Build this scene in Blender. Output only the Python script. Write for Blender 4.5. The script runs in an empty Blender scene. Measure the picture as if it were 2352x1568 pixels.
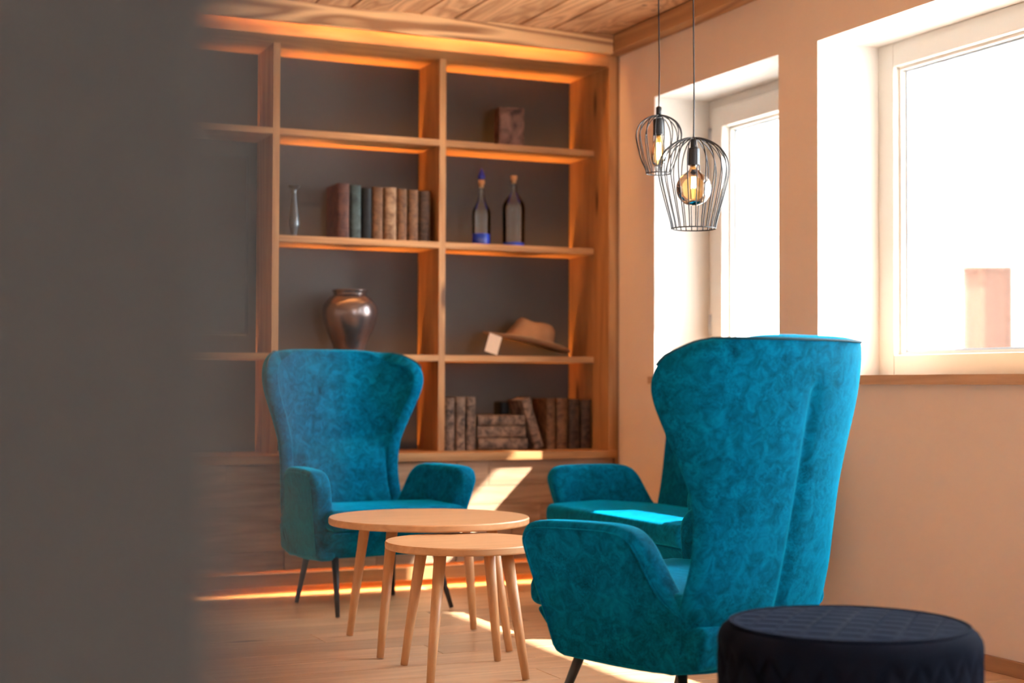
import bpy, bmesh, math, random
from mathutils import Vector, Matrix
random.seed(7)
scene = bpy.context.scene
COL = scene.collection
R = math.radians

# ------------------------------------------------------------------ camera
YAW, PITCH, ROLL, FPX = R(23.882), R(1.592), R(-0.2056), 3543.9
cam_d = bpy.data.cameras.new('camera')
cam = bpy.data.objects.new('camera', cam_d); COL.objects.link(cam)
fw = Vector((math.sin(YAW)*math.cos(PITCH), math.cos(YAW)*math.cos(PITCH), math.sin(PITCH)))
rt = Vector((math.cos(YAW), -math.sin(YAW), 0)); dn = fw.cross(rt)
cr, sr = math.cos(ROLL), math.sin(ROLL)
right = cr*rt + sr*dn; down = -sr*rt + cr*dn
m3 = Matrix((right, -down, -fw)).transposed()
cam.matrix_world = Matrix.Translation((0, 0, 0.96)) @ m3.to_4x4()
cam_d.sensor_width = 36.0; cam_d.lens = FPX*36.0/2352.0
cam_d.clip_start = 0.02; cam_d.clip_end = 200
cam_d.dof.use_dof = True; cam_d.dof.focus_distance = 4.9; cam_d.dof.aperture_fstop = 2.0
scene.camera = cam

# ------------------------------------------------------------------ world, sun, exposure
w = bpy.data.worlds.new('sky'); scene.world = w; w.use_nodes = True
bg = w.node_tree.nodes['Background']
bg.inputs[0].default_value = (0.80, 0.90, 1.0, 1); bg.inputs[1].default_value = 5.0
sun_d = bpy.data.lights.new('sun', 'SUN'); sun_d.energy = 22; sun_d.color = (1.0, 0.93, 0.82); sun_d.angle = R(0.6)
sun = bpy.data.objects.new('sun', sun_d); COL.objects.link(sun)
SUN = Vector((-1.0, 0.8, -1.0)).normalized()
sun.rotation_euler = SUN.to_track_quat('-Z', 'Y').to_euler()
scene.view_settings.view_transform = 'Standard'
scene.view_settings.look = 'None'
scene.view_settings.gamma = 1.0
scene.view_settings.use_curve_mapping = False
scene.view_settings.exposure = 2.75

def area(name, loc, size, size_y, direction, energy, color, spread=180, portal=False):
    d = bpy.data.lights.new(name, 'AREA'); d.shape = 'RECTANGLE'
    d.size = size; d.size_y = size_y; d.energy = energy; d.color = color; d.spread = R(spread)
    o = bpy.data.objects.new(name, d); COL.objects.link(o); o.location = loc
    o.rotation_euler = Vector(direction).to_track_quat('-Z', 'Y').to_euler()
    if portal: d.cycles.is_portal = True
    return o

# ------------------------------------------------------------------ mesh helpers
class MB:
    def __init__(s): s.v = []; s.f = []; s.m = []
    def add(s, verts, faces, mi=0):
        o = len(s.v); s.v += [tuple(p) for p in verts]
        s.f += [tuple(i+o for i in f) for f in faces]; s.m += [mi]*len(faces); return s
    def box(s, x0, x1, y0, y1, z0, z1, mi=0, fm=None):
        v = [(x0,y0,z0),(x1,y0,z0),(x1,y1,z0),(x0,y1,z0),(x0,y0,z1),(x1,y0,z1),(x1,y1,z1),(x0,y1,z1)]
        f = [(3,2,1,0),(4,5,6,7),(0,1,5,4),(2,3,7,6),(1,2,6,5),(3,0,4,7)]  # -z +z -y +y +x -x
        s.add(v, f, mi)
        if fm:
            for k, idx in enumerate(('-z','+z','-y','+y','+x','-x')):
                if idx in fm: s.m[len(s.m)-6+k] = fm[idx]
        return s
    def lathe(s, prof, n=32, c=(0,0,0), mi=0, caps=True):
        o = []; 
        for r, z in prof:
            for k in range(n):
                a = 2*math.pi*k/n; o.append((c[0]+r*math.cos(a), c[1]+r*math.sin(a), c[2]+z))
        f = []
        for i in range(len(prof)-1):
            for k in range(n):
                f.append((i*n+k, i*n+(k+1)%n, (i+1)*n+(k+1)%n, (i+1)*n+k))
        if caps:
            f.append(tuple(range(n-1, -1, -1))); f.append(tuple((len(prof)-1)*n+k for k in range(n)))
        return s.add(o, f, mi)
    def tube(s, pts, r, n=8, closed=False, mi=0, caps=True):
        pts = [Vector(p) for p in pts]; N = len(pts)
        rs = r if isinstance(r, (list, tuple)) else [r]*N
        up = None; vs = []
        for i, p in enumerate(pts):
            if closed: t = pts[(i+1) % N]-pts[i-1]
            else: t = pts[min(i+1, N-1)]-pts[max(i-1, 0)]
            t.normalize()
            if up is None:
                up = Vector((0,0,1)) if abs(t.z) < .9 else Vector((1,0,0))
            a = up - t*up.dot(t); a.normalize(); b = t.cross(a); up = a
            for k in range(n):
                an = 2*math.pi*k/n; vs.append(p + (a*math.cos(an)+b*math.sin(an))*rs[i])
        f = []
        for i in range(N if closed else N-1):
            j = (i+1) % N
            for k in range(n):
                f.append((i*n+k, i*n+(k+1) % n, j*n+(k+1) % n, j*n+k))
        if not closed and caps:
            f.append(tuple(range(n-1, -1, -1))); f.append(tuple((N-1)*n+k for k in range(n)))
        return s.add(vs, f, mi)
    def mesh(s, name, mats, smooth=False):
        me = bpy.data.meshes.new(name); me.from_pydata(s.v, [], s.f); me.update()
        for m in (mats if isinstance(mats, (list, tuple)) else [mats]): me.materials.append(m)
        for p, mi in zip(me.polygons, s.m): p.material_index = mi; p.use_smooth = bool(smooth)
        return me

def obj(name, me, parent=None, loc=None, rot=None):
    o = bpy.data.objects.new(name, me); COL.objects.link(o)
    if parent is not None: o.parent = parent
    if loc is not None: o.location = loc
    if rot is not None: o.rotation_euler = rot
    return o
def build(mb, name, mats, parent=None, smooth=False, loc=None, rot=None, bevel=0, sub=0, seg=3, angle=True):
    o = obj(name, mb.mesh(name, mats, smooth), parent, loc, rot)
    if bevel:
        b = o.modifiers.new('bevel', 'BEVEL'); b.width = bevel; b.segments = seg; b.limit_method = 'ANGLE'; b.angle_limit = R(35)
        b.harden_normals = False
    if sub:
        q = o.modifiers.new('subdivision', 'SUBSURF'); q.levels = sub; q.render_levels = sub
    return o
def smooth_angle(o, deg=40):
    me = o.data
    for p in me.polygons: p.use_smooth = True
    bm = bmesh.new(); bm.from_mesh(me)
    for e in bm.edges:
        if len(e.link_faces) == 2 and e.calc_face_angle(0) > R(deg): e.smooth = False
    bm.to_mesh(me); bm.free()
    return o
def empty(name, loc=(0,0,0), rz=0):
    o = bpy.data.objects.new(name, None); COL.objects.link(o); o.location = loc; o.rotation_euler = (0,0,rz)
    o.empty_display_size = .1; return o
def tag(o, label=None, cat=None, group=None, kind=None):
    if label: o['label'] = label
    if cat: o['category'] = cat
    if group: o['group'] = group
    if kind: o['kind'] = kind
    return o
def copy_tree(o, parent=None):
    c = o.copy(); COL.objects.link(c); c.parent = parent
    for ch in [k for k in bpy.data.objects if k.parent == o]:
        copy_tree(ch, c)
    return c

# ------------------------------------------------------------------ materials
def mat(name):
    m = bpy.data.materials.new(name); m.use_nodes = True
    nt = m.node_tree; return m, nt, nt.nodes['Principled BSDF']
def plain(name, col, rough=.5, metal=0, noise=0, nscale=20, bump=0, spec=.5, emit=None, es=0):
    m, nt, p = mat(name)
    p.inputs['Base Color'].default_value = (*col, 1); p.inputs['Roughness'].default_value = rough
    p.inputs['Metallic'].default_value = metal; p.inputs['Specular IOR Level'].default_value = spec
    if emit: p.inputs['Emission Color'].default_value = (*emit, 1); p.inputs['Emission Strength'].default_value = es
    if noise or bump:
        tc = nt.nodes.new('ShaderNodeTexCoord'); n = nt.nodes.new('ShaderNodeTexNoise')
        n.inputs['Scale'].default_value = nscale; n.inputs['Detail'].default_value = 6
        nt.links.new(tc.outputs['Object'], n.inputs['Vector'])
        if noise:
            mx = nt.nodes.new('ShaderNodeMix'); mx.data_type = 'RGBA'
            mx.inputs[6].default_value = (*[c*(1-noise) for c in col], 1); mx.inputs[7].default_value = (*[min(1, c*(1+noise)) for c in col], 1)
            nt.links.new(n.outputs['Fac'], mx.inputs[0]); nt.links.new(mx.outputs[2], p.inputs['Base Color'])
        if bump:
            b = nt.nodes.new('ShaderNodeBump'); b.inputs['Strength'].default_value = bump; b.inputs['Distance'].default_value = .01
            nt.links.new(n.outputs['Fac'], b.inputs['Height']); nt.links.new(b.outputs[0], p.inputs['Normal'])
    return m
def wood(name, dark, light, axis='X', scale=1.0, rough=.5, contrast=1.0, figure=.5, knots=True, world=False, tint=0.12, bump=.15, spec=.4):
    """long-grained timber: stretched noise streaks, bending growth bands, scattered knots"""
    m, nt, p = mat(name); N = nt.nodes; L = nt.links
    tc = N.new('ShaderNodeTexCoord'); oi = N.new('ShaderNodeObjectInfo')
    off = N.new('ShaderNodeVectorMath'); off.operation = 'SCALE'; off.inputs[0].default_value = (13.7, 7.3, 5.1)
    L.new(oi.outputs['Random'], off.inputs['Scale'])
    add = N.new('ShaderNodeVectorMath'); add.operation = 'ADD'
    L.new(tc.outputs['Object'], add.inputs[0]); L.new(off.outputs[0], add.inputs[1])
    mp = N.new('ShaderNodeMapping')
    st = {'X': (.09, 1, 1), 'Y': (1, .09, 1), 'Z': (1, 1, .09)}[axis]
    mp.inputs['Scale'].default_value = [k*scale for k in st]
    L.new(add.outputs[0], mp.inputs['Vector'])
    # growth bands bent by low-frequency noise
    n0 = N.new('ShaderNodeTexNoise'); n0.inputs['Scale'].default_value = 5.0; n0.inputs['Detail'].default_value = 2; n0.inputs['Distortion'].default_value = .4
    L.new(mp.outputs[0], n0.inputs['Vector'])
    mul = N.new('ShaderNodeMath'); mul.operation = 'MULTIPLY'; mul.inputs[1].default_value = 16.0
    L.new(n0.outputs['Fac'], mul.inputs[0])
    sn = N.new('ShaderNodeMath'); sn.operation = 'PINGPONG'; sn.inputs[1].default_value = 1.0
    L.new(mul.outputs[0], sn.inputs[0])
    n1 = N.new('ShaderNodeTexNoise'); n1.inputs['Scale'].default_value = 55; n1.inputs['Detail'].default_value = 5; n1.inputs['Roughness'].default_value = .65
    L.new(mp.outputs[0], n1.inputs['Vector'])
    mixv = N.new('ShaderNodeMix'); mixv.data_type = 'FLOAT'; mixv.inputs[0].default_value = figure
    L.new(n1.outputs['Fac'], mixv.inputs[2]); L.new(sn.outputs[0], mixv.inputs[3])
    rp = N.new('ShaderNodeValToRGB')
    rp.color_ramp.elements[0].position = .5-.38/contrast; rp.color_ramp.elements[0].color = (*dark, 1)
    rp.color_ramp.elements[1].position = .5+.30/contrast; rp.color_ramp.elements[1].color = (*light, 1)
    L.new(mixv.outputs[0], rp.inputs[0])
    out = rp.outputs[0]
    if tint:   # each piece a little lighter or darker than its neighbour
        hs = N.new('ShaderNodeHueSaturation'); mr = N.new('ShaderNodeMapRange')
        mr.inputs[3].default_value = 1-tint; mr.inputs[4].default_value = 1+tint
        L.new(oi.outputs['Random'], mr.inputs[0]); L.new(mr.outputs[0], hs.inputs['Value']); L.new(out, hs.inputs['Color']); out = hs.outputs[0]
    if knots:
        mp2 = N.new('ShaderNodeMapping'); st2 = {'X': (1.3, 5, 5), 'Y': (5, 1.3, 5), 'Z': (5, 5, 1.3)}[axis]
        mp2.inputs['Scale'].default_value = st2; L.new(add.outputs[0], mp2.inputs['Vector'])
        vo = N.new('ShaderNodeTexVoronoi'); vo.inputs['Scale'].default_value = 1.0; L.new(mp2.outputs[0], vo.inputs['Vector'])
        r2 = N.new('ShaderNodeValToRGB'); r2.color_ramp.elements[0].position = .045; r2.color_ramp.elements[0].color = (.22, .16, .12, 1)
        r2.color_ramp.elements[1].position = .12; r2.color_ramp.elements[1].color = (1, 1, 1, 1)
        L.new(vo.outputs['Distance'], r2.inputs[0])
        mx = N.new('ShaderNodeMix'); mx.data_type = 'RGBA'; mx.blend_type = 'MULTIPLY'; mx.inputs[0].default_value = .9
        L.new(out, mx.inputs[6]); L.new(r2.outputs[0], mx.inputs[7]); out = mx.outputs[2]
    L.new(out, p.inputs['Base Color'])
    p.inputs['Roughness'].default_value = rough; p.inputs['Specular IOR Level'].default_value = spec
    if bump:
        b = N.new('ShaderNodeBump'); b.inputs['Strength'].default_value = bump; b.inputs['Distance'].default_value = .004
        L.new(mixv.outputs[0], b.inputs['Height']); L.new(b.outputs[0], p.inputs['Normal'])
    return m
def velvet(name, dark, light, sheen, crush=1.0, scale=9.0):
    """crushed velvet: pile lying in different directions in irregular creased patches"""
    m, nt, p = mat(name); N = nt.nodes; L = nt.links
    tc = N.new('ShaderNodeTexCoord')
    n0 = N.new('ShaderNodeTexNoise'); n0.inputs['Scale'].default_value = scale*2.6; n0.inputs['Detail'].default_value = 9; n0.inputs['Roughness'].default_value = .74; n0.inputs['Distortion'].default_value = .9
    L.new(tc.outputs['Object'], n0.inputs['Vector'])
    n1 = N.new('ShaderNodeTexNoise'); n1.inputs['Scale'].default_value = scale*6.5; n1.inputs['Detail'].default_value = 4; n1.inputs['Distortion'].default_value = 1.8
    L.new(tc.outputs['Object'], n1.inputs['Vector'])
    # thin dark crease lines where the fine noise crosses its middle value
    sub = N.new('ShaderNodeMath'); sub.operation = 'SUBTRACT'; sub.inputs[1].default_value = .5; L.new(n1.outputs['Fac'], sub.inputs[0])
    ab = N.new('ShaderNodeMath'); ab.operation = 'ABSOLUTE'; L.new(sub.outputs[0], ab.inputs[0])
    r1 = N.new('ShaderNodeValToRGB'); r1.color_ramp.elements[0].position = 0; r1.color_ramp.elements[0].color = (.34, .36, .38, 1)
    r1.color_ramp.elements[1].position = .05; r1.color_ramp.elements[1].color = (1, 1, 1, 1); L.new(ab.outputs[0], r1.inputs[0])
    n2 = N.new('ShaderNodeTexNoise'); n2.inputs['Scale'].default_value = scale*1.3; n2.inputs['Detail'].default_value = 2
    L.new(tc.outputs['Object'], n2.inputs['Vector'])
    r2 = N.new('ShaderNodeValToRGB'); r2.color_ramp.elements[0].position = .42; r2.color_ramp.elements[1].position = .60; L.new(n2.outputs['Fac'], r2.inputs[0])
    mcr = N.new('ShaderNodeMath'); mcr.operation = 'MULTIPLY'; mcr.inputs[1].default_value = .8*crush; L.new(r2.outputs[0], mcr.inputs[0])
    rp = N.new('ShaderNodeValToRGB'); rp.color_ramp.elements[0].position = .27; rp.color_ramp.elements[0].color = (*dark, 1)
    rp.color_ramp.elements[1].position = .64; rp.color_ramp.elements[1].color = (*light, 1); L.new(n0.outputs['Fac'], rp.inputs[0])
    mx = N.new('ShaderNodeMix'); mx.data_type = 'RGBA'; mx.blend_type = 'MULTIPLY'
    L.new(mcr.outputs[0], mx.inputs[0]); L.new(rp.outputs[0], mx.inputs[6]); L.new(r1.outputs[0], mx.inputs[7])
    L.new(mx.outputs[2], p.inputs['Base Color'])
    p.inputs['Roughness'].default_value = .85; p.inputs['Specular IOR Level'].default_value = .04
    p.inputs['Sheen Weight'].default_value = .8; p.inputs['Sheen Roughness'].default_value = .35; p.inputs['Sheen Tint'].default_value = (*sheen, 1)
    b = N.new('ShaderNodeBump'); b.inputs['Strength'].default_value = .35; b.inputs['Distance'].default_value = .006
    L.new(n0.outputs['Fac'], b.inputs['Height']); L.new(b.outputs[0], p.inputs['Normal'])
    return m
def pane_glass(name, tint=(1,1,1), refl=1.0):
    m = bpy.data.materials.new(name); m.use_nodes = True; nt = m.node_tree; nt.nodes.clear()
    o = nt.nodes.new('ShaderNodeOutputMaterial'); t = nt.nodes.new('ShaderNodeBsdfTransparent'); g = nt.nodes.new('ShaderNodeBsdfGlossy')
    t.inputs[0].default_value = (*tint, 1); g.inputs['Roughness'].default_value = .02
    fr = nt.nodes.new('ShaderNodeFresnel'); fr.inputs[0].default_value = 1.45
    mu = nt.nodes.new('ShaderNodeMath'); mu.operation = 'MULTIPLY'; mu.inputs[1].default_value = refl; nt.links.new(fr.outputs[0], mu.inputs[0])
    mx = nt.nodes.new('ShaderNodeMixShader'); nt.links.new(mu.outputs[0], mx.inputs[0])
    nt.links.new(t.outputs[0], mx.inputs[1]); nt.links.new(g.outputs[0], mx.inputs[2]); nt.links.new(mx.outputs[0], o.inputs[0])
    return m

M = {}
LD, LL = (.30, .125, .04), (.53, .27, .105)
for ax in 'XYZ':
    M['larch'+ax] = wood('larch_'+ax, LD, LL, ax, 1.0, .5, 1.0, .35, True, tint=.08)
M['filler'] = wood('old_post_timber', (.20, .09, .035), (.34, .17, .07), 'Z', 1.0, .6, 1.0, .3, False, tint=0)
M['beam'] = wood('old_beam', (.30, .13, .05), (.72, .42, .20), 'X', 1.1, .6, 1.3, .75, True, tint=.05, bump=.3)
M['beamY'] = wood('old_beam_side', (.30, .13, .05), (.52, .28, .12), 'Y', 1.1, .6, 1.2, .6, True, tint=.05, bump=.3)
M['ceil'] = wood('ceiling_board', (.42, .20, .09), (.70, .40, .21), 'Y', 1.2, .45, 1.2, .6, True, tint=.12, bump=.3)
M['floor'] = wood('oak_floor', (.51, .30, .16), (.70, .45, .265), 'X', 1.0, .38, 1.0, .35, True, tint=.14, bump=.1, spec=.5)
M['barn'] = wood('weathered_board', (.27, .15, .085), (.50, .31, .19), 'X', 1.3, .65, 1.1, .3, True, tint=.12, bump=.15)
M['table'] = wood('table_oak', (.52, .26, .11), (.66, .37, .18), 'X', 1.6, .42, 1.0, .3, False, tint=.05, bump=.06)
M['tablez'] = wood('table_leg_oak', (.52, .26, .11), (.66, .37, .18), 'Z', 1.6, .42, 1.0, .3, False, tint=.05, bump=.06)
M['sill'] = wood('sill_oak', (.42, .24, .13), (.58, .36, .21), 'Y', 1.2, .4, 1.0, .3, False, bump=.08)
M['base'] = wood('baseboard_oak', (.30, .15, .07), (.42, .23, .11), 'Y', 1.2, .45, 1.0, .3, False, bump=.08)
M['wall'] = plain('beige_plaster', (.78, .63, .51), .9, noise=.03, nscale=6, bump=.04, spec=.2)
M['white'] = plain('white_plaster', (.80, .77, .73), .9, spec=.2)
M['grey'] = plain('grey_plaster', (.053, .050, .046), .9, noise=.06, nscale=3, spec=.2)
M['frame'] = plain('window_white', (.70, .665, .61), .35)
M['gasket'] = plain('window_gasket', (.42, .50, .60), .5)
M['metal'] = plain('grey_aluminium', (.45, .47, .5), .35, 1)
M['backp'] = plain('dark_back_panel', (.038, .031, .026), .5, noise=.1, nscale=3, spec=.4)
M['screen'] = plain('black_screen', (.012, .012, .013), .12)
M['black'] = plain('matt_black_metal', (.018, .018, .02), .45, spec=.4)
M['leg'] = plain('dark_chair_leg', (.025, .022, .022), .4)
M['teal'] = velvet('teal_velvet', (.000, .034, .064), (.000, .172, .325), (.0, .65, 1.0))
M['piping'] = plain('teal_piping', (.000, .055, .08), .8)
M['zip'] = plain('teal_seam', (.000, .035, .05), .8)
M['navy'] = plain('navy_velvet', (.004, .005, .009), .9, noise=.3, nscale=14, spec=.03)
M['navy'].node_tree.nodes['Principled BSDF'].inputs['Sheen Weight'].default_value = .05
M['navy'].node_tree.nodes['Principled BSDF'].inputs['Sheen Tint'].default_value = (.25, .40, .8, 1)
M['led'] = plain('led_strip', (1, .7, .3), .5, emit=(1, .48, .12), es=2)
M['pane'] = pane_glass('window_glass', (.97, .99, 1), .8)
M['ground'] = plain('pale_gravel', (.55, .53, .50), .95, noise=.15, nscale=8)

# ------------------------------------------------------------------ room shell
XW, XO = 3.605, 4.31          # right wall inner / outer face
XL, YN, YB = -2.6, -3.0, 7.30 # left wall, wall behind the camera, back wall
ZC = 2.69
WINS = [(5.406, 6.46), (2.90, 5.128), (0.55, 2.35), (-2.3, -0.4)]  # last two are out of view, added along the wall for fill light
ZS, ZT = .965, 2.34
mb = MB()
mb.box(XW, XO, YN-.3, YB+.3, -.3, ZS)
mb.box(XW, XO, YN-.3, YB+.3, ZT, 3.1, fm={'-z': 1})
ys = [YN-.3] + [q for wv in sorted(WINS) for q in wv] + [YB+.3]
for i in range(0, len(ys), 2):
    mb.box(XW, XO, ys[i], ys[i+1], ZS, ZT, fm={'-y': 1, '+y': 1})
tag(build(mb, 'wall_right', [M['wall'], M['white']]), kind='structure')
tag(build(MB().box(XL, XO, YB, YB+.25, -.3, 3.1), 'wall_back', M['wall']), kind='structure')
tag(build(MB().box(XL-.25, XL, YN-.3, YB+.3, -.3, 3.1), 'wall_left', M['wall']), kind='structure')
RX0, RX1, RZ1 = 2.0, 3.2, 2.3            # unseen opening added for fill light in the wall behind the camera
tag(build(MB().box(XL, RX0, YN-.25, YN, -.3, 3.1).box(RX1, XW, YN-.25, YN, -.3, 3.1).box(RX0, RX1, YN-.25, YN, RZ1, 3.1).box(RX0, RX1, YN-.25, YN, -.3, .06), 'wall_rear', M['wall']), kind='structure')
# grey post of the doorway, standing right beside the lens
tag(build(MB().box(-.045, .0615, .225, .34, 0, ZC), 'trim_3', M['grey'], bevel=.004), kind='structure')

# floor: sub-floor with laid boards
fl = tag(build(MB().box(XL, XW, YN, YB, -.30, -.018), 'floor', M['base']), kind='structure')
PW = .195; lens = [2.2, 1.8, 1.4]
plank_me = {}
for L_ in lens:
    for W_ in (PW,):
        b = MB(); e = .0018; c = .0012
        v = [(-L_/2+e,-W_/2+e,-.018),(L_/2-e,-W_/2+e,-.018),(L_/2-e,W_/2-e,-.018),(-L_/2+e,W_/2-e,-.018),
             (-L_/2+e,-W_/2+e,-c),(L_/2-e,-W_/2+e,-c),(L_/2-e,W_/2-e,-c),(-L_/2+e,W_/2-e,-c),
             (-L_/2+e+c,-W_/2+e+c,0),(L_/2-e-c,-W_/2+e+c,0),(L_/2-e-c,W_/2-e-c,0),(-L_/2+e+c,W_/2-e-c,0)]
        f = [(3,2,1,0),(0,1,5,4),(1,2,6,5),(2,3,7,6),(3,0,4,7),(4,5,9,8),(5,6,10,9),(6,7,11,10),(7,4,8,11),(8,9,10,11)]
        b.add(v, f); plank_me[L_] = b.mesh('plank', M['floor'])
y = YB - PW/2; row = 0
while y > YN:
    x = XW - random.choice((0, .35, .7, 1.05)); first = True
    x = XW
    L_ = random.choice(lens)
    x1 = XW + random.uniform(0, 1.2)          # first board of a row is cut by the wall
    while x1 > XL:
        L_ = random.choice(lens); o = obj('plank', plank_me[L_], fl, (x1-L_/2, y, 0)); x1 -= L_
        # boards running under the walls are trimmed to the room
        lo, hi = o.location.x-L_/2, o.location.x+L_/2
        lo2, hi2 = max(lo, XL), min(hi, XW-.001)
        if lo2 > lo+1e-6 or hi2 < hi-1e-6:
            o.scale.x = (hi2-lo2)/L_; o.location.x = (hi2+lo2)/2
    y -= PW

# ceiling boards running towards the bookcase
ce = tag(build(MB().box(XL, XW, YN, YB, ZC+.012, ZC+.4), 'ceiling', M['base']), kind='structure')
CW = .17
b = MB(); LN = 4.9
b.box(-CW/2+.004, CW/2-.004, -LN/2+.002, LN/2-.002, 0, .0119); cme = b.mesh('ceiling_board', M['ceil'])
x = XW-.08-CW/2; k = 0
while x > XL:
    s = (k*1.37) % 3.0
    cuts = [6.80, 6.80-1.0-s, YN] if 6.80-1.0-s > YN+1 else [6.80, YN]
    for a_, c_ in zip(cuts[:-1], cuts[1:]):
        o = obj('ceiling_board', cme, ce, (x, (a_+c_)/2, ZC-.004*((k*2) % 3))); o.scale.y = (a_-c_)/LN
    x -= CW; k += 1
# ceiling beams
tag(build(MB().box(XL, 3.524, 6.730, 6.772, 2.594, ZC), 'trim_1', M['beam'], bevel=.004), kind='structure')
tag(build(MB().box(3.524, XW, YN, 6.8195, 2.604, ZC), 'trim_2', M['beamY'], bevel=.004), kind='structure')
tag(build(MB().box(3.588, XW, YN, 6.80, 0, .052), 'baseboard_right', M['base'], bevel=.003), kind='structure')
tag(build(MB().box(XL, XL+.016, .34, 6.82, 0, .052), 'baseboard_left', M['base'], bevel=.003), kind='structure')

# ------------------------------------------------------------------ windows
def window(name, y0, y1, sash):
    e = tag(empty(name, (3.9, (y0+y1)/2, ZS)), kind='structure')
    oy, oz = (y0+y1)/2, ZS
    def part(nm, mb_, m_, **k):
        mb_.v = [(p[0]-3.9, p[1]-oy, p[2]-oz) for p in mb_.v]
        return build(mb_, nm, m_, e, **k)
    def ring(x0, x1, a0, a1, b0, b1, t, tb=None):
        tb = tb or t; r = MB()
        r.box(x0, x1, a0, a0+t, b0, b1); r.box(x0, x1, a1-t, a1, b0, b1)
        r.box(x0, x1, a0+t, a1-t, b1-t, b1); r.box(x0, x1, a0+t, a1-t, b0, b0+tb); return r
    zb = 1.0
    if sash:
        part('window_frame', ring(3.905, 3.985, y0, y1, zb, ZT, .07), M['frame'], bevel=.004)
        part('sash', ring(3.885, 3.965, y0+.055, y1-.055, zb+.02, ZT-.05, .095, .085), M['frame'], bevel=.006)
        g = (y0+.15, y1-.15, zb+.105, ZT-.145)
        for zz in (1.25, 2.15):
            part('hinge', MB().lathe([(.009, -.05), (.009, .05)], 10, (3.884, y1-.05, zz)), M['metal'], smooth=True)
        part('window_handle', MB().box(3.855, 3.885, y0+.09, y0+.115, 1.60, 1.67).box(3.845, 3.86, y0+.092, y0+.113, 1.52, 1.66), M['metal'], bevel=.003)
    else:
        part('window_frame', ring(3.90, 3.985, y0, y1, zb, ZT, .098, .083), M['frame'], bevel=.005)
        g = (y0+.098, y1-.098, zb+.083, ZT-.098)
    part('glazing_bead', ring(3.93, 3.955, g[0], g[1], g[2], g[3], .012), M['frame'])
    part('gasket', ring(3.955, 3.975, g[0]+.004, g[1]-.004, g[2]+.004, g[3]-.004, .016), M['gasket'])
    part('window_pane', MB().box(3.957, 3.962, g[0]+.005, g[1]-.005, g[2]+.005, g[3]-.005), M['pane'])
    part('window_sill', MB().box(3.580, 3.905, y0-.03, y1+.03, ZS, 1.0) if False else
         MB().box(3.583, 3.606, y0-.03, y1+.03, ZS, 1.0).box(3.606, 3.905, y0, y1, ZS, 1.0), M['sill'])
    part('outer_sill', MB().box(3.985, 4.36, y0, y1, ZS, 1.03), M['metal'])
    return e
for i, (a_, b_) in enumerate(WINS): window('window_%d' % (i+1), a_, b_, i in (0,))
e = tag(empty('window_5', ((RX0+RX1)/2, YN-.15, .06)), kind='structure')  # added glazing, never in view, lets sky light in from behind
hw = (RX1-RX0)/2; hh = RZ1-.06
build(MB().box(-hw, -hw+.08, -.04, .04, 0, hh).box(hw-.08, hw, -.04, .04, 0, hh).box(-hw+.08, hw-.08, -.04, .04, 0, .08).box(-hw+.08, hw-.08, -.04, .04, hh-.08, hh).box(-.05, .05, -.04, .04, .08, hh-.08), 'window_frame', M['frame'], e)
build(MB().box(-hw+.08, -.05, -.003, .003, .08, hh-.08), 'window_pane', M['pane'], e)
build(MB().box(.05, hw-.08, -.003, .003, .08, hh-.08), 'window_pane', M['pane'], e)
area('window_portal', ((RX0+RX1)/2, YN-.24, 1.18), RX1-RX0-.1, RZ1-.16, (0, 1, 0), 1, (1, 1, 1), portal=True)
for a_, b_ in WINS:
    area('window_portal', (4.0, (a_+b_)/2, 1.66), b_-a_-.1, 1.3, (-1, 0, 0), 1, (1, 1, 1), portal=True)

# ------------------------------------------------------------------ outside
tag(build(MB().box(-40, 60, -40, 60, -.6, -.4), 'ground', M['ground']), kind='structure')
tag(build(MB().box(XO, 5.35, -9, 12, 2.95, 3.17), 'sun_limit_slab', M['white']), kind='structure')  # unseen overhang, added to cut the incoming sun to a narrow strip
fh = Vector((math.sin(YAW), math.cos(YAW), 0)); rh = Vector((math.cos(YAW), -math.sin(YAW), 0))
ZF = 22.0
nb = empty('neighbouring_building', fh*ZF + Vector((0, 0, -.4)), -YAW)   # local x = along facade, y = away from us
tag(nb, 'white rendered house across the yard with a brown slatted wooden door', 'building')
dx0, dx1, dz1 = 6.407, 7.176, 3.09
fa = MB(); fa.box(-9, dx0, 0, .6, 0, 13).box(dx1, 30, 0, .6, 0, 13).box(dx0, dx1, 0, .6, dz1, 13).box(dx0, dx1, .5, .6, 0, dz1)
build(fa, 'wall', M['white'], nb)
M['doorw'] = wood('door_boards', (.085, .034, .018), (.13, .055, .03), 'Z', 1, .6, 1, .3, False, tint=.1)
dr = build(MB().box(dx0, dx1, .125, .165, 0, dz1), 'door', M['doorw'], nb)
fr = build(MB().box(dx0, dx0+.07, .085, .15, 0, dz1).box(dx1-.07, dx1, .085, .15, 0, dz1).box(dx0, dx1, .085, .15, dz1-.08, dz1), 'door_frame', M['doorw'], nb)
sl = MB().box(-.029, .029, 0, .025, 0, dz1-.1).mesh('slat', M['doorw'])
for k in range(10): obj('slat', sl, dr, (dx0+.1+.063*k, .103, 0.01))

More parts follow.
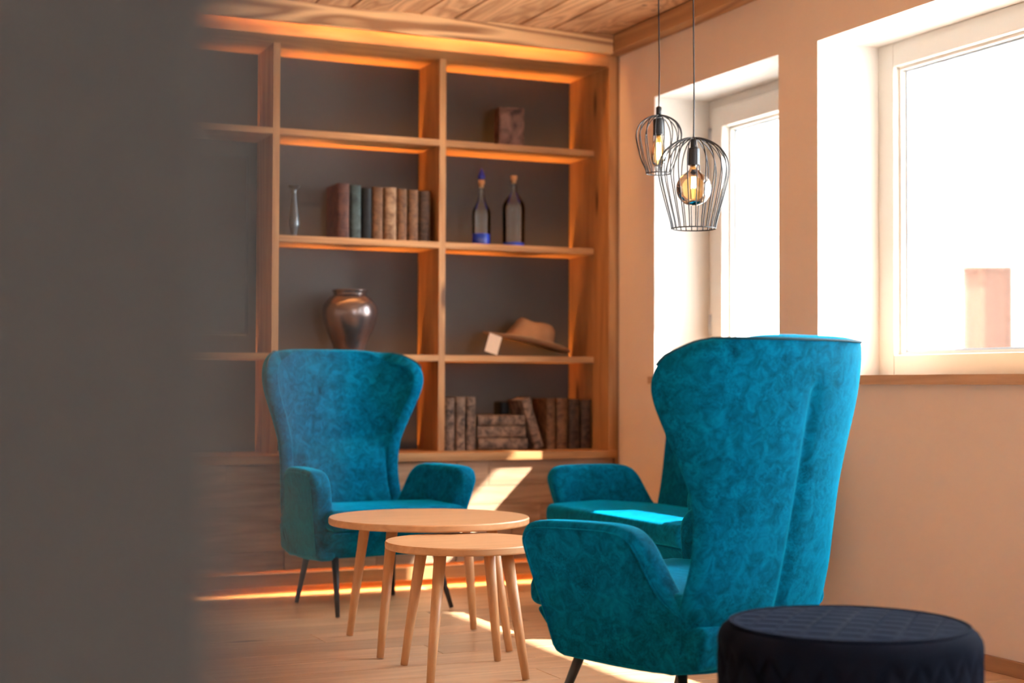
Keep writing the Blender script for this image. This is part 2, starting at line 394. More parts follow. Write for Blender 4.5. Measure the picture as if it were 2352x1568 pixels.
# ------------------------------------------------------------------ bookcase
YP, YS, YK = 6.82, 6.985, 7.275     # portal front, shelf fronts, back panel
XD = [.12, 1.870, 2.703, 3.547]; DT = .034
XR = 3.586
bc = tag(empty('bookcase', (1.87, 7.0, 0)), 'built-in larch bookcase with lit shelves and barn-board cupboards along the back wall', 'bookcase')
def part(nm, mb_, m_, parent=None, **k):
    par = parent or bc
    mb_.v = [(p[0]-1.87, p[1]-7.0, p[2]) for p in mb_.v]
    return build(mb_, nm, m_, par, **k)
part('side_post', MB().box(XD[3], XR, YP, YK+.02, .635, 2.70), M['larchZ'], bevel=.002)
part('filler_board', MB().box(XR+.001, XW-.0005, 6.8225, 6.87, 0, 2.70), M['filler'])
part('fascia', MB().box(XD[0]-.04, XD[3]-.0005, YP, YP+.03, 2.547, 2.698), M['larchX'], bevel=.002)
part('top_board', MB().box(XD[0]-.04, XD[3], YP+.03, YK+.02, 2.547, 2.59), M['larchX'])
part('ledge', MB().box(XD[0]-.04, XR, YP-.015, YK+.02, .596, .635), M['larchX'], bevel=.003)
part('back_panel', MB().box(XD[0]-.04, XD[3], YK, YK+.02, .635, 2.547), M['backp'])
for k in (0, 1, 2):
    part('divider', MB().box(XD[k], XD[k]+DT, YS, YK, .635, 2.547), M['larchZ'], bevel=.0015)
SH = [2.150, 1.651, 1.101]
SLOT = .022
shelves = []
for c in range(3):
    xa, xb = XD[c]+DT, XD[c+1]
    for r_, zt in enumerate(SH):
        if c == 0 and r_ == 1: continue
        sh = part('shelf', MB().box(xa, xb, YS, YK-SLOT, zt-.030, zt).box(xa, xb, YK-SLOT, YK, zt-.030, zt-.018), M['larchX'], bevel=.0015)
        part('led_strip', MB().box(xa, xb, YK-SLOT+.004, YK-.004, zt-.018, zt-.016), M['led'], sh)
        shelves.append((xa, xb, zt))
    shelves.append((xa, xb, .635))
LEDC = (1.0, .42, .10)
for xa, xb, zt in shelves:
    area('shelf_led', ((xa+xb)/2, YK-.012, zt+.001 if zt < .7 else zt-.012), xb-xa-.01, .012, (0, -.10, 1), .29*(xb-xa), LEDC, spread=45)
# cove light between ceiling beam and fascia
part('cove_led', MB().box(XD[0], XR-.05, 6.776, 6.80, 2.684, 2.689), M['led'])
area('cove_light', ((XD[0]+3.40)/2, 6.795, 2.682), 3.40-XD[0], .02, (0, .25, -1), 2.3, (1, .45, .13), spread=120)
# barn-board cupboards
random.seed(11)
xs = [XD[0]-.04, 1.0, 1.899, 2.742, XR]
for k in range(len(xs)-1):
    xa, xb = xs[k]+.002, xs[k+1]-.002
    dr_ = part('cupboard_door', MB().box(xa, xb, 6.852, 6.87, .114, .592), M['barn'])
    z = .114; hs = [.10, .085, .12, .085, .088]; random.shuffle(hs)
    for h in hs:
        cuts = [xa, xb]
        if k == 3 and z > .45: cuts = [xa, 2.907, xb]
        elif random.random() < .5: cuts = [xa, xa+(xb-xa)*random.uniform(.3, .7), xb]
        for a_, b_ in zip(cuts[:-1], cuts[1:]):
            t = random.uniform(0, .0015)
            q = MB().box(a_+.0008-(a_+b_)/2, b_-.0008-(a_+b_)/2, -.014-t, 0, -h/2+.001, h/2-.001)
            build(q, 'board', M['barn'], dr_, loc=((a_+b_)/2-1.87, 6.852-7.0, z+h/2), bevel=.0015)
        z += h
pb = part('plinth', MB().box(XD[0]-.04, XR, 6.846, 6.862, .040, .100), M['larchX'], bevel=.002)
part('plinth_back', MB().box(XD[0]-.04, XR, 7.14, 7.16, 0, .114), M['larchX'])
part('cupboard_bottom', MB().box(XD[0]-.04, XR, 6.855, 7.29, .114, .13), M['larchX'])
part('plinth_led', MB().box(XD[0]-.04, XR, 6.864, 6.874, .052, .056), M['led'])
area('plinth_light', ((XD[0]+XR)/2, 6.880, .055), XR-XD[0], .014, (0, -.35, -1), 2.2, (1, .58, .25), spread=170)
area('plinth_gap_light', ((XD[0]+XR)/2, 6.875, .107), XR-XD[0], .008, (0, -1, -.2), .12, (1, .60, .30), spread=170)

# ------------------------------------------------------------------ wing chairs
def interp(x, xs_, ys_):
    if x <= xs_[0]: return ys_[0]
    for i in range(len(xs_)-1):
        if x <= xs_[i+1]:
            t = (x-xs_[i])/(xs_[i+1]-xs_[i]); return ys_[i]+(ys_[i+1]-ys_[i])*t
    return ys_[-1]
def catmull(pts, n, closed=True):
    out = []; N = len(pts)
    for i in range(N if closed else N-1):
        g = lambda k: pts[k % N] if closed else pts[max(0, min(N-1, k))]
        p0, p1, p2, p3 = g(i-1), g(i), g(i+1), g(i+2)
        for j in range(n):
            t = j/n
            out.append(tuple(.5*((2*b)+(-a+c)*t+(2*a-5*b+4*c-d)*t*t+(-a+3*b-3*c+d)*t**3) for a, b, c, d in zip(p0, p1, p2, p3)))
    if not closed: out.append(tuple(pts[-1]))
    return out
S0 = .44
ZR = [.22, .30, .41, .55, .70, .85, 1.03, 1.10];  SR = [.645, .675, .71, .742, .772, .802, .838, .850]
ZFR = [.22, .34, .41, .50, .60, .70, .80, .90, .97, 1.02, 1.06, 1.09, 1.10]
SF = [.52, .585, .61, .635, .645, .638, .615, .592, .580, .589, .618, .675, .71]
ZW = [.22, .30, .41, .50, .60, .70, .80, .90, .97, 1.02, 1.06, 1.09, 1.10]
WW = [.285, .300, .302, .294, .288, .300, .333, .375, .393, .388, .368, .325, .295]
def shell_pt(u, z, ext=0.0, sofa=False):
    a = u*math.pi/2
    s_, c_ = abs(math.sin(a)), abs(math.cos(a))
    wv = interp(z, ZW, WW); rear = interp(z, ZR, SR); fr_ = interp(z, ZFR, SF)
    if sofa:
        wv = interp(z, [.22, .41, .70, .80, .85, .87], [.285, .302, .300, .296, .280, .262]) + ext
        rear = .645+(rear-.645)*.6; fr_ = interp(z, [.22, .34, .41, .50, .60, .70, .80, .85, .87], [.52, .585, .61, .64, .655, .66, .665, .675, .69])
    x = math.copysign(wv*s_**.85, u) if u else 0.0
    y = rear-(rear-fr_)*(1-c_**.85)
    return Vector((x, y-S0, z))
def chair(name, ext=0.0, sofa=False):
    root = empty(name)
    # --- back shell with inner padding
    us = [-1, -.975, -.93, -.84, -.74, -.62, -.5, -.38, -.26, -.15, -.06, -.025, 0, .025, .06, .15, .26, .38, .5, .62, .74, .84, .93, .975, 1]
    zs = [.215, .27, .33, .39, .45, .51, .57, .63, .675, .70, .73, .79, .85, .91, .96, 1.0, 1.03, 1.055, 1.075, 1.09, 1.097, 1.10]
    if sofa: zs = [.215, .27, .33, .39, .45, .51, .57, .63, .69, .74, .78, .815, .84, .857, .865, .87]
    ztop = zs[-1]
    def shell_pt(u, z, f_=globals()['shell_pt']): return f_(u, z, ext, sofa)
    nu, nz = len(us), len(zs); outer = []; inner = []
    for z in zs:
        for u in us:
            p = shell_pt(u, z)
            e = .004
            du = shell_pt(min(1, u+e), z)-shell_pt(max(-1, u-e), z); dz = shell_pt(u, min(ztop, z+.01))-shell_pt(u, max(.215, z-.01))
            n = du.cross(dz); n.normalize()          # outward
            if n.dot(Vector((p.x, p.y+.0-(.5-S0), 0))) < 0: n = -n
            q = p.copy()
            if abs(u) < .05 and .28 < z < 1.0: q -= n*(.018 if u == 0 else .004)   # pressed-in centre seam
            outer.append(q)
            th = .07-.012*abs(u)**4
            cen = max(0, 1-(abs(u)/.75)**2)
            if z < .69: th += .035*cen*min(1, (.69-z)/.05)*min(1, (z-.2)/.2)
            elif z < .75: th += 0.0
            else: th += .02*cen*min(1, (z-.72)/.1)*max(0, min(1, (1.06-z)/.1))
            h = Vector((n.x, n.y, n.z*.5)); h.normalize()
            inner.append(p-h*th)
    b = MB(); V = outer+inner; F = []
    def O(i, j): return i*nu+j
    def I(i, j): return nu*nz+i*nu+j
    for i in range(nz-1):
        for j in range(nu-1):
            F.append((O(i, j), O(i, j+1), O(i+1, j+1), O(i+1, j)))
            F.append((I(i, j), I(i+1, j), I(i+1, j+1), I(i, j+1)))
    loop = [(0, j) for j in range(nu)] + [(i, nu-1) for i in range(1, nz)] + [(nz-1, j) for j in range(nu-2, -1, -1)] + [(i, 0) for i in range(nz-2, 0, -1)]
    rings_ = [[O(i, j) for i, j in loop]]
    for f_, bul in ((.12, .006), (.5, .012), (.88, .006)):
        ids = []
        for i, j in loop:
            po, pi = outer[O(i, j)], inner[i*nu+j]
            dirv = Vector((0, 0, 0))                      # away from the middle of the shell
            if j in (0, nu-1): dirv += (outer[O(i, j)]-outer[O(i, 1 if j == 0 else nu-2)]).normalized()
            if i == nz-1: dirv += Vector((0, 0, 1))
            if dirv.length > 0: dirv.normalize()
            ids.append(len(V)); V.append(po.lerp(pi, f_)+dirv*bul)
        rings_.append(ids)
    rings_.append([I(i, j) for i, j in loop])
    for ra, rb in zip(rings_[:-1], rings_[1:]):
        for k in range(len(loop)):
            k2 = (k+1) % len(loop); F.append((ra[k2], ra[k], rb[k], rb[k2]))
    b.add(V, F)
    bk = build(b, 'backrest', M['teal'], root, smooth=True, sub=2)
    bm = bmesh.new(); bm.from_mesh(bk.data); bmesh.ops.recalc_face_normals(bm, faces=bm.faces); bm.to_mesh(bk.data); bm.free()
    # piping along the outer rim
    rim = [outer[O(i, 0)] for i in range(nz-6, nz)] + [outer[O(nz-1, j)] for j in range(1, nu-1)] + [outer[O(i, nu-1)] for i in range(nz-1, nz-7, -1)]
    rim = catmull([tuple(p) for p in rim], 2, False)
    cen = Vector((0, .2, .7))
    pip = [Vector(p)+(Vector((p[0]*.0, .0, 0))) for p in rim]
    build(MB().tube(pip, .0035, 6), 'piping', M['piping'], bk, smooth=True)
    # --- arms with side panels
    out = [(.172,.232),(.148,.31),(.120,.42),(.100,.50),(.094,.55),(.118,.588),(.16,.602),(.24,.606),(.34,.607),(.42,.604),(.468,.590),(.503,.555),(.535,.49),(.565,.435),(.60,.402),(.625,.385),(.632,.34),(.622,.28),(.59,.23),(.53,.212),(.40,.212),(.26,.22)]
    C2 = catmull(out, 3)
    ctr = (.38, .40)
    def inset(C_, d):
        N_ = len(C_); r_ = []
        for i in range(N_):
            a_, c_ = C_[i-1], C_[(i+1) % N_]; tx, tz = c_[0]-a_[0], c_[1]-a_[1]; L_ = math.hypot(tx, tz)
            r_.append((C_[i][0]+d*tz/L_*1.0, C_[i][1]-d*tx/L_))
        return r_
    for sg in (1, -1):
        rings = []; r = .024
        def xo(s_, z_): return ext+.335+(z_-.232)*.17-.11*(s_-.10)
        T = .085
        sgn_in = 1
        prof = []
        for k in range(5):
            an = k/4*math.pi/2; prof.append((r*(1-math.sin(an)), r*(1-math.cos(an))))     # inset, depth from outer face
        lay = [(i_, d_) for i_, d_ in prof] + [(i_, T-d_) for i_, d_ in reversed(prof)]
        V = []; N_ = len(C2)
        # outline runs clockwise seen from +x, so inward is to its right
        for i_, d_ in lay:
            for s_, z_ in inset(C2, i_):
                V.append((sg*(xo(s_, z_)-d_), s_-S0, z_))
        F = []
        for k in range(len(lay)-1):
            for j in range(N_):
                F.append((k*N_+j, k*N_+(j+1) % N_, (k+1)*N_+(j+1) % N_, (k+1)*N_+j))
        F.append(tuple(range(N_))); F.append(tuple((len(lay)-1)*N_+j for j in range(N_)))
        am = MB().add(V, F); ao = build(am, 'armrest', M['teal'], root, smooth=True)
        bm = bmesh.new(); bm.from_mesh(ao.data); bmesh.ops.recalc_face_normals(bm, faces=bm.faces)
        bm.to_mesh(ao.data); bm.free()
        for p in ao.data.polygons:
            if len(p.vertices) > 4: p.use_smooth = False
        seam = [(sg*(xo(s_, z_)+.001), s_-S0, z_) for s_, z_ in inset(C2, r*.9)]
        build(MB().tube(seam, .003, 5, True), 'piping', M['teal'], ao, smooth=True)
    # --- seat cushion and base
    def loft(profile, hw, nm, bev):
        V = []; n = len(profile)
        for sg in (-1, 1):
            for s_, z_ in profile: V.append((sg*(hw(s_, z_) if callable(hw) else hw), s_-S0, z_))
        F = [tuple(range(n)), tuple(range(2*n-1, n-1, -1))]
        for j in range(n): F.append((j, n+j, n+(j+1) % n, (j+1) % n))
        o = build(MB().add(V, F), nm, M['teal'], root, smooth=True, bevel=bev, seg=5)
        bm = bmesh.new(); bm.from_mesh(o.data); bmesh.ops.recalc_face_normals(bm, faces=bm.faces); bm.to_mesh(o.data); bm.free()
        return o
    loft([(.055,.352),(.055,.440),(.30,.452),(.66,.425),(.66,.352)], lambda s_, z_: ext+.318-.05*(s_-.1), 'seat_cushion', .032)
    loft([(.080,.350),(.185,.232),(.56,.214),(.655,.235),(.68,.350)], lambda s_, z_: ext+.315-.05*(s_-.1), 'seat_base', .018)
    for sg in (-1, 1):
        build(MB().tube([(sg*(.235+ext),.205-S0,.25),(sg*(.268+ext),.105-S0,0.004)], [.016,.009], 12), 'leg', M['leg'], root, smooth=True)
        build(MB().tube([(sg*(.205+ext),.53-S0,.25),(sg*(.238+ext),.585-S0,0.004)], [.016,.009], 12), 'leg', M['leg'], root, smooth=True)
    return root
ch = chair('wing_chair')
GRP = 'teal velvet wing chairs by the coffee tables'
def place_chair(o, x, y, deg, label, sc=1.0):
    o.location = (x, y, 0); o.rotation_euler = (0, 0, R(deg)); o.scale = (sc,)*3
    tag(o, label, 'armchair', GRP)
place_chair(ch, 2.215, 3.695, -160.0, 'teal velvet wing chair seen from behind, in front, beside the dark pouf', .98)
place_chair(copy_tree(ch), 2.142, 6.470, 8.1, 'teal velvet wing chair facing the camera in front of the bookcase', 1.003)
so = chair('loveseat', .265, True)
so.location = (3.262, 5.56, 0); so.rotation_euler = (0, 0, R(-90))
tag(so, 'low teal velvet two-seat sofa under the small window, mostly hidden behind the nearest wing chair', 'sofa')

# ------------------------------------------------------------------ nesting tables
def table(name, cx, cy, zt, r, feet, label, th=.025):
    root = tag(empty(name, (cx, cy, 0)), label, 'coffee table', 'round oak nesting tables')
    prof = [(r-.004, zt-th), (r-.0005, zt-th+.004), (r, zt-th+.008), (r, zt-.004), (r-.003, zt)]
    t = smooth_angle(build(MB().lathe(prof, 96), 'table_top', M['table'], root), 30)
    for fx, fy in feet:
        dx, dy = fx-cx, fy-cy; L_ = math.hypot(dx, dy); k = (L_-.075)/L_
        build(MB().tube([(dx, dy, .003), (dx*(1-.25*(1-k)), dy*(1-.25*(1-k)), zt*.25), (dx*k, dy*k, zt-th+.001)], [.0125, .0155, .0205], 16), 'leg', M['tablez'], root, smooth=True)
    return root
table('coffee_table', 2.035, 5.345, .472, .370, [(1.83,5.652),(2.326,5.615),(2.249,5.093),(1.776,5.139)], 'larger and taller round oak coffee table with splayed legs, behind the smaller one')
table('coffee_table', 1.948, 4.782, .440, .266, [(1.81,4.988),(1.752,4.587),(2.138,4.941),(2.085,4.587)], 'smaller and lower round oak coffee table with splayed legs, nearer the camera')

# ------------------------------------------------------------------ quilted pouf
def pouf(cx, cy, r, zt):
    root = tag(empty('pouf', (cx, cy, 0)), 'round dark navy velvet pouf with diamond-quilted sides, in the right foreground', 'pouf')
    n, mz = 240, 48; V = []; F = []
    prof = []
    z0, z1 = .03, zt-.04
    for i in range(mz+1): prof.append(('s', z0+(z1-z0)*i/mz))
    def quilt(a, z):
        q = a*28/(2*math.pi); v = z/.115
        p1, p2 = abs(((q+v) % 1)-.5)*2, abs(((q-v) % 1)-.5)*2
        return .010*(min(1-p1**6, 1-p2**6)-1)
    for _, z in prof:
        for k in range(n):
            a = 2*math.pi*k/n; rr = r+quilt(a, z)*min(1, (z1-z)/.02+.2); V.append((rr*math.cos(a), rr*math.sin(a), z))
    top = [(r-.002, z1+.012), (r-.010, z1+.026), (r-.022, z1+.035), (r-.036, z1+.040)]
    for rr, z in top:
        for k in range(n):
            a = 2*math.pi*k/n; V.append((rr*math.cos(a), rr*math.sin(a), z))
    rows = len(prof)+len(top)
    for i in range(rows-1):
        for k in range(n): F.append((i*n+k, i*n+(k+1) % n, (i+1)*n+(k+1) % n, (i+1)*n+k))
    F.append(tuple(range(n-1, -1, -1)))
    build(MB().add(V, F), 'side_cover', M['navy'], root, smooth=True)
    V = []; F = []; nr = 60; rt_ = r-.036
    for i in range(nr+1):
        rr = rt_*(1-i/nr) + .0005
        for k in range(n):
            a = 2*math.pi*k/n; x, y_ = rr*math.cos(a), rr*math.sin(a)
            p1, p2 = abs((((x+y_)/.09) % 1)-.5)*2, abs((((x-y_)/.09) % 1)-.5)*2
            V.append((x, y_, z1+.040+.006*(1-(rr/rt_)**2)+.005*(min(1-p1**6, 1-p2**6)-1)*min(1, i/4)))
    for i in range(nr):
        for k in range(n): F.append((i*n+k, i*n+(k+1) % n, (i+1)*n+(k+1) % n, (i+1)*n+k))
    build(MB().add(V, F), 'seat_top', M['navy'], root, smooth=True)
    build(MB().tube([((r-.028)*math.cos(2*math.pi*k/120), (r-.028)*math.sin(2*math.pi*k/120), z1+.0385) for k in range(120)], .004, 6, True), 'piping', M['navy'], root, smooth=True)
    for k in range(4):
        a = math.pi/4+k*math.pi/2
        build(MB().lathe([(.018, 0), (.02, .03)], 14, (.2*math.cos(a), .2*math.sin(a), 0)), 'foot', M['black'], root, smooth=False)
pouf(2.055, 2.812, .286, .44)

# ------------------------------------------------------------------ pendant lamps
M['bulb'] = pane_glass('amber_bulb_glass', (1.0, .80, .50), 1.3)
M['fil'] = plain('glowing_filament', (1, .7, .3), .5, emit=(1, .55, .16), es=12)
def pendant(cx, cy, ztop, H, rmax, rbot, nw, globe, label, drop):
    root = tag(empty('pendant_lamp', (cx, cy, ztop)), label, 'pendant lamp', 'black wire cage pendant lamps')
    zc = ZC-ztop
    cord = [(0, 0, drop), (.0015, 0, .25*zc+drop), (-.001, .001, .6*zc), (0, 0, zc)]
    build(MB().tube(catmull(cord, 6, False), .0028, 8), 'cord', M['black'], root, smooth=True)
    build(MB().lathe([(.05, -.022), (.05, -.002), (.045, 0)], 32, (0, 0, zc)), 'ceiling_rose', M['black'], root, smooth=False)
    prof = [(.010, 0), (.25*rmax, .002*H), (.55*rmax, -.045*H), (.80*rmax, -.125*H), (.955*rmax, -.23*H), (rmax, -.34*H), (.965*rmax, -.46*H), (.88*rmax, -.60*H), (.78*rmax, -.75*H), ((rbot+.1*(rmax-rbot)), -.92*H), (rbot, -H)]
    pc = catmull([(a, 0, c) for a, _, c in [(p[0], 0, p[1]) for p in prof]], 4, False)
    cg = MB()
    for k in range(nw):
        a = 2*math.pi*(k+.3)/nw
        cg.tube([(p[0]*math.cos(a), p[0]*math.sin(a), p[2]) for p in pc], .0021, 6)
    cg.tube([(rbot*math.cos(2*math.pi*k/48), rbot*math.sin(2*math.pi*k/48), -H) for k in range(48)], .0023, 6, True)
    build(cg, 'wire_shade', M['black'], root, smooth=True)
    zs_ = -.055*H
    if drop > 0:
        build(MB().lathe([(.011, -.005), (.011, drop+.012), (.006, drop+.016)], 16), 'cord_grip', M['black'], root, smooth=True); zs_ = -.01
    else:
        build(MB().lathe([(.012, zs_-.02), (.012, .004), (.006, .008)], 16), 'cord_grip', M['black'], root, smooth=True); zs_ -= .015
    smooth_angle(build(MB().lathe([(.021, zs_-.062), (.022, zs_-.060), (.022, zs_-.004), (.017, zs_)], 24), 'socket', M['black'], root))
    zb = zs_-.062
    if globe:
        R_ = .0635; c = zb-.022-R_
        pr = [(.013, zb), (.0135, zb-.010), (.018, zb-.02)]
        for k in range(2, 19):
            t = k/18*math.pi*.97+.08; 
            pr.append((R_*math.sin(min(t+.12, math.pi-.02)), c+R_*math.cos(min(t+.12, math.pi-.02))))
        fz = (zb-.03, zb-.085)
    else:
        pr = [(.013, zb), (.0145, zb-.012), (.021, zb-.035), (.0275, zb-.062), (.030, zb-.080), (.0285, zb-.098), (.021, zb-.112), (.010, zb-.119), (.001, zb-.121)]
        fz = (zb-.03, zb-.095)
    bu = build(MB().lathe(pr, 32, caps=False), 'bulb', M['bulb'], root, smooth=True)
    fl_ = MB()
    for k in range(4):
        a = math.pi/4+k*math.pi/2; r_ = .007
        fl_.tube([(r_*math.cos(a), r_*math.sin(a), fz[0]), (r_*1.25*math.cos(a), r_*1.25*math.sin(a), fz[1])], .0013, 6)
    build(fl_, 'filament', M['fil'], bu)
    build(MB().tube([(0, 0, zb-.005), (0, 0, fz[0]-.006)], .0045, 8), 'glass_stem', M['bulb'], bu, smooth=True)
    build(MB().lathe([(.0131, zb-.012), (.0131, zb)], 20), 'screw_cap', M['metal'], bu, smooth=True)
pendant(2.862, 5.097, 1.978, .2185, .0867, .0473, 16, False, 'smaller black wire cage pendant lamp with a slim bulb, hanging higher and further left', .02)
pendant(2.868, 4.85, 1.855, .327, .1285, .080, 24, True, 'larger black wire cage pendant lamp with a round amber globe bulb, hanging lower', 0)

# ------------------------------------------------------------------ things on the shelves
M['paper'] = plain('old_paper', (.42, .34, .24), .9, noise=.2, nscale=60)
def leather(name, a, b_):
    m, nt, p = mat(name); N = nt.nodes; L = nt.links
    tc = N.new('ShaderNodeTexCoord'); n = N.new('ShaderNodeTexNoise'); n.inputs['Scale'].default_value = 30; n.inputs['Detail'].default_value = 6; n.inputs['Distortion'].default_value = .8
    oi = N.new('ShaderNodeObjectInfo'); ad = N.new('ShaderNodeVectorMath'); ad.operation = 'ADD'
    L.new(tc.outputs['Object'], ad.inputs[0]); L.new(oi.outputs['Random'], ad.inputs[1]); L.new(ad.outputs[0], n.inputs['Vector'])
    r = N.new('ShaderNodeValToRGB'); r.color_ramp.elements[0].position = .35; r.color_ramp.elements[0].color = (*a, 1); r.color_ramp.elements[1].position = .65; r.color_ramp.elements[1].color = (*b_, 1)
    L.new(n.outputs['Fac'], r.inputs[0]); L.new(r.outputs[0], p.inputs['Base Color']); p.inputs['Roughness'].default_value = .6; p.inputs['Specular IOR Level'].default_value = .25
    return m
LE = {'red': leather('oxblood_leather', (.06, .020, .014), (.11, .042, .026)), 'green': leather('green_cloth', (.018, .028, .026), (.06, .08, .075)),
      'black': leather('black_cloth', (.004, .004, .004), (.008, .008, .007)), 'brown': leather('brown_leather', (.07, .028, .010), (.20, .09, .038)),
      'tan': leather('tan_leather', (.13, .06, .025), (.32, .18, .095)), 'dark': leather('dark_leather', (.03, .012, .005), (.09, .04, .018)),
      'mottled': leather('mottled_leather', (.06, .038, .028), (.27, .17, .115))}
def book(x, y, z, t, h, d, kind, label, group, rot=(0,0,0)):
    """spine toward -y; local origin at the bottom centre of the spine"""
    root = tag(empty('book', (x, y, z)), label, 'book', group); root.rotation_euler = rot
    c = MB(); n = 8
    pts = []
    for k in range(n+1):
        a = math.pi*k/n; pts.append((-t/2*math.cos(a), -.010*math.sin(a)+.010))
    ouo = [(-t/2, d)] + pts + [(t/2, d)]
    inn = [(t/2-.003, d)] + [(t/2-.003, .014), (-t/2+.003, .014)] + [(-t/2+.003, d)]
    pl = ouo+inn; V = []; N_ = len(pl)
    for zz in (0, h):
        for px, py in pl: V.append((px, py, zz))
    F = [tuple(range(N_-1, -1, -1)), tuple(range(N_, 2*N_))]
    for j in range(N_): F.append((j, (j+1) % N_, N_+(j+1) % N_, N_+j))
    c.add(V, F); co = build(c, 'cover', LE[kind], root)
    smooth_angle(co, 50)
    pg = MB().box(-t/2+.0035, t/2-.0035, .0145, d-.004, .004, h-.004)
    build(pg, 'pages', M['paper'], root)
    if kind != 'black' and kind != 'green':
        bd = MB()
        for f in (.15, .38, .62, .85):
            bd.tube([(-t/2*math.cos(math.pi*k/n)*1.01, -.0105*math.sin(math.pi*k/n)+.010, h*f) for k in range(n+1)], .0018, 5)
        tag(build(bd, 'spine_bands', LE[kind], co, smooth=True), kind='stuff')
    return root
ZB = SH[1]+.0005
G2 = 'old books on the second shelf'
for (a_, b_, h, kind, lab) in [
    (2.200, 2.262, .262, 'red', 'oxblood red leather book, first of the row in the middle bay'),
    (2.265, 2.320, .257, 'green', 'grey-green cloth book between the oxblood book and the black book'),
    (2.323, 2.374, .247, 'black', 'black book in the row on the second shelf, right of the green one'),
    (2.377, 2.430, .254, 'brown', 'brown leather book just right of the black book on the second shelf'),
    (2.437, 2.500, .256, 'tan', 'broad tan leather book in the middle of the second-shelf row'),
    (2.503, 2.554, .252, 'brown', 'brown leather book third from the right end of the second-shelf row'),
    (2.557, 2.612, .250, 'brown', 'brown leather book second from the right end of the second-shelf row'),
    (2.615, 2.676, .248, 'dark', 'dark brown leather book at the right end of the second-shelf row')]:
    book((a_+b_)/2, 7.02, ZB, b_-a_-.003, h, .19, kind, lab, G2)
G4 = 'old books on the ledge'
ZL = .6355
for (a_, b_, h, kind, lab) in [
    (2.745, 2.797, .258, 'mottled', 'mottled brown book standing against the bookcase divider, on the ledge'),
    (2.801, 2.853, .262, 'mottled', 'mottled brown book in the middle of the three standing left of the pile'),
    (2.857, 2.909, .262, 'mottled', 'mottled brown book standing directly left of the lying pile'),
    (3.290, 3.341, .254, 'brown', 'brown book standing just right of the leaning book on the ledge'),
    (3.346, 3.407, .254, 'brown', 'second brown book right of the leaning book on the ledge'),
    (3.413, 3.476, .252, 'dark', 'dark brown book second from the right post on the ledge'),
    (3.482, 3.543, .250, 'dark', 'dark brown book standing against the right post of the bookcase')]:
    book((a_+b_)/2, 6.995, ZL, b_-a_-.003, h, .18, kind, lab, G4)
z = ZL+.002
for k, (t, ln, off, lab) in enumerate([(.056, .262, .004, 'mottled brown book at the bottom of the lying pile on the ledge'), (.058, .258, 0, 'mottled brown book in the middle of the lying pile on the ledge'), (.052, .250, .006, 'mottled brown book on top of the lying pile on the ledge')]):
    book(2.917+off, 6.995+.004*k, z+t/2, t, ln, .18, 'mottled', lab, G4, rot=(0, R(90), 0)); z += t+.0022
lean = math.atan2(.078, .245)
book(3.230+.024, 6.998, ZL+.011, .050, .255, .17, 'mottled', 'mottled brown book leaning to the left beside the lying pile', G4, rot=(0, -lean, 0))
book(3.258, 7.18, ZL, .05, .245, .085, 'black', 'black book standing at the back right of the leaning book', G4)
book(3.145, 7.18, ZL, .05, .235, .085, 'black', 'black book standing at the back between the lying pile and the leaning book', G4)

# vase
M['vase'] = plain('burnished_metal_glaze', (.16, .12, .11), .26, .75, noise=.5, nscale=9, bump=.25)
vp = catmull([(.066,0,0),(.072,0,.006),(.088,0,.06),(.118,0,.13),(.134,0,.19),(.128,0,.235),(.104,0,.268),(.082,0,.284),(.079,0,.292),(.084,0,.304),(.085,0,.309)], 4, False)
vp = [(p[0], p[2]) for p in vp] + [(.078, .309), (.073, .296), (.095, .262)]
vz = tag(empty('vase', (2.292, 7.11, SH[2]+.0005)), 'round dark metallic glazed vase on the third shelf above the wing chair', 'vase')
build(MB().lathe(vp, 48), 'body', M['vase'], vz, smooth=True)
build(MB().tube([(.083*math.cos(2*math.pi*k/48), .083*math.sin(2*math.pi*k/48), .307) for k in range(48)], .004, 8, True), 'rim', M['vase'], vz, smooth=True)
# slender metal bud vase
M['pewter'] = plain('dark_pewter', (.14, .15, .16), .35, .8, noise=.3, nscale=30)
sp = catmull([(.016,0,0),(.019,0,.004),(.013,0,.015),(.018,0,.035),(.026,0,.06),(.025,0,.09),(.018,0,.14),(.0125,0,.19),(.011,0,.215),(.014,0,.228),(.028,0,.243),(.030,0,.246)], 4, False)
tag(build(MB().lathe([(p[0], p[2]) for p in sp], 32), 'bud_vase', M['pewter'], smooth=True, loc=(2.005, 7.09, SH[1]+.0005)), 'slender dark pewter bud vase with flared lip left of the book row', 'vase')
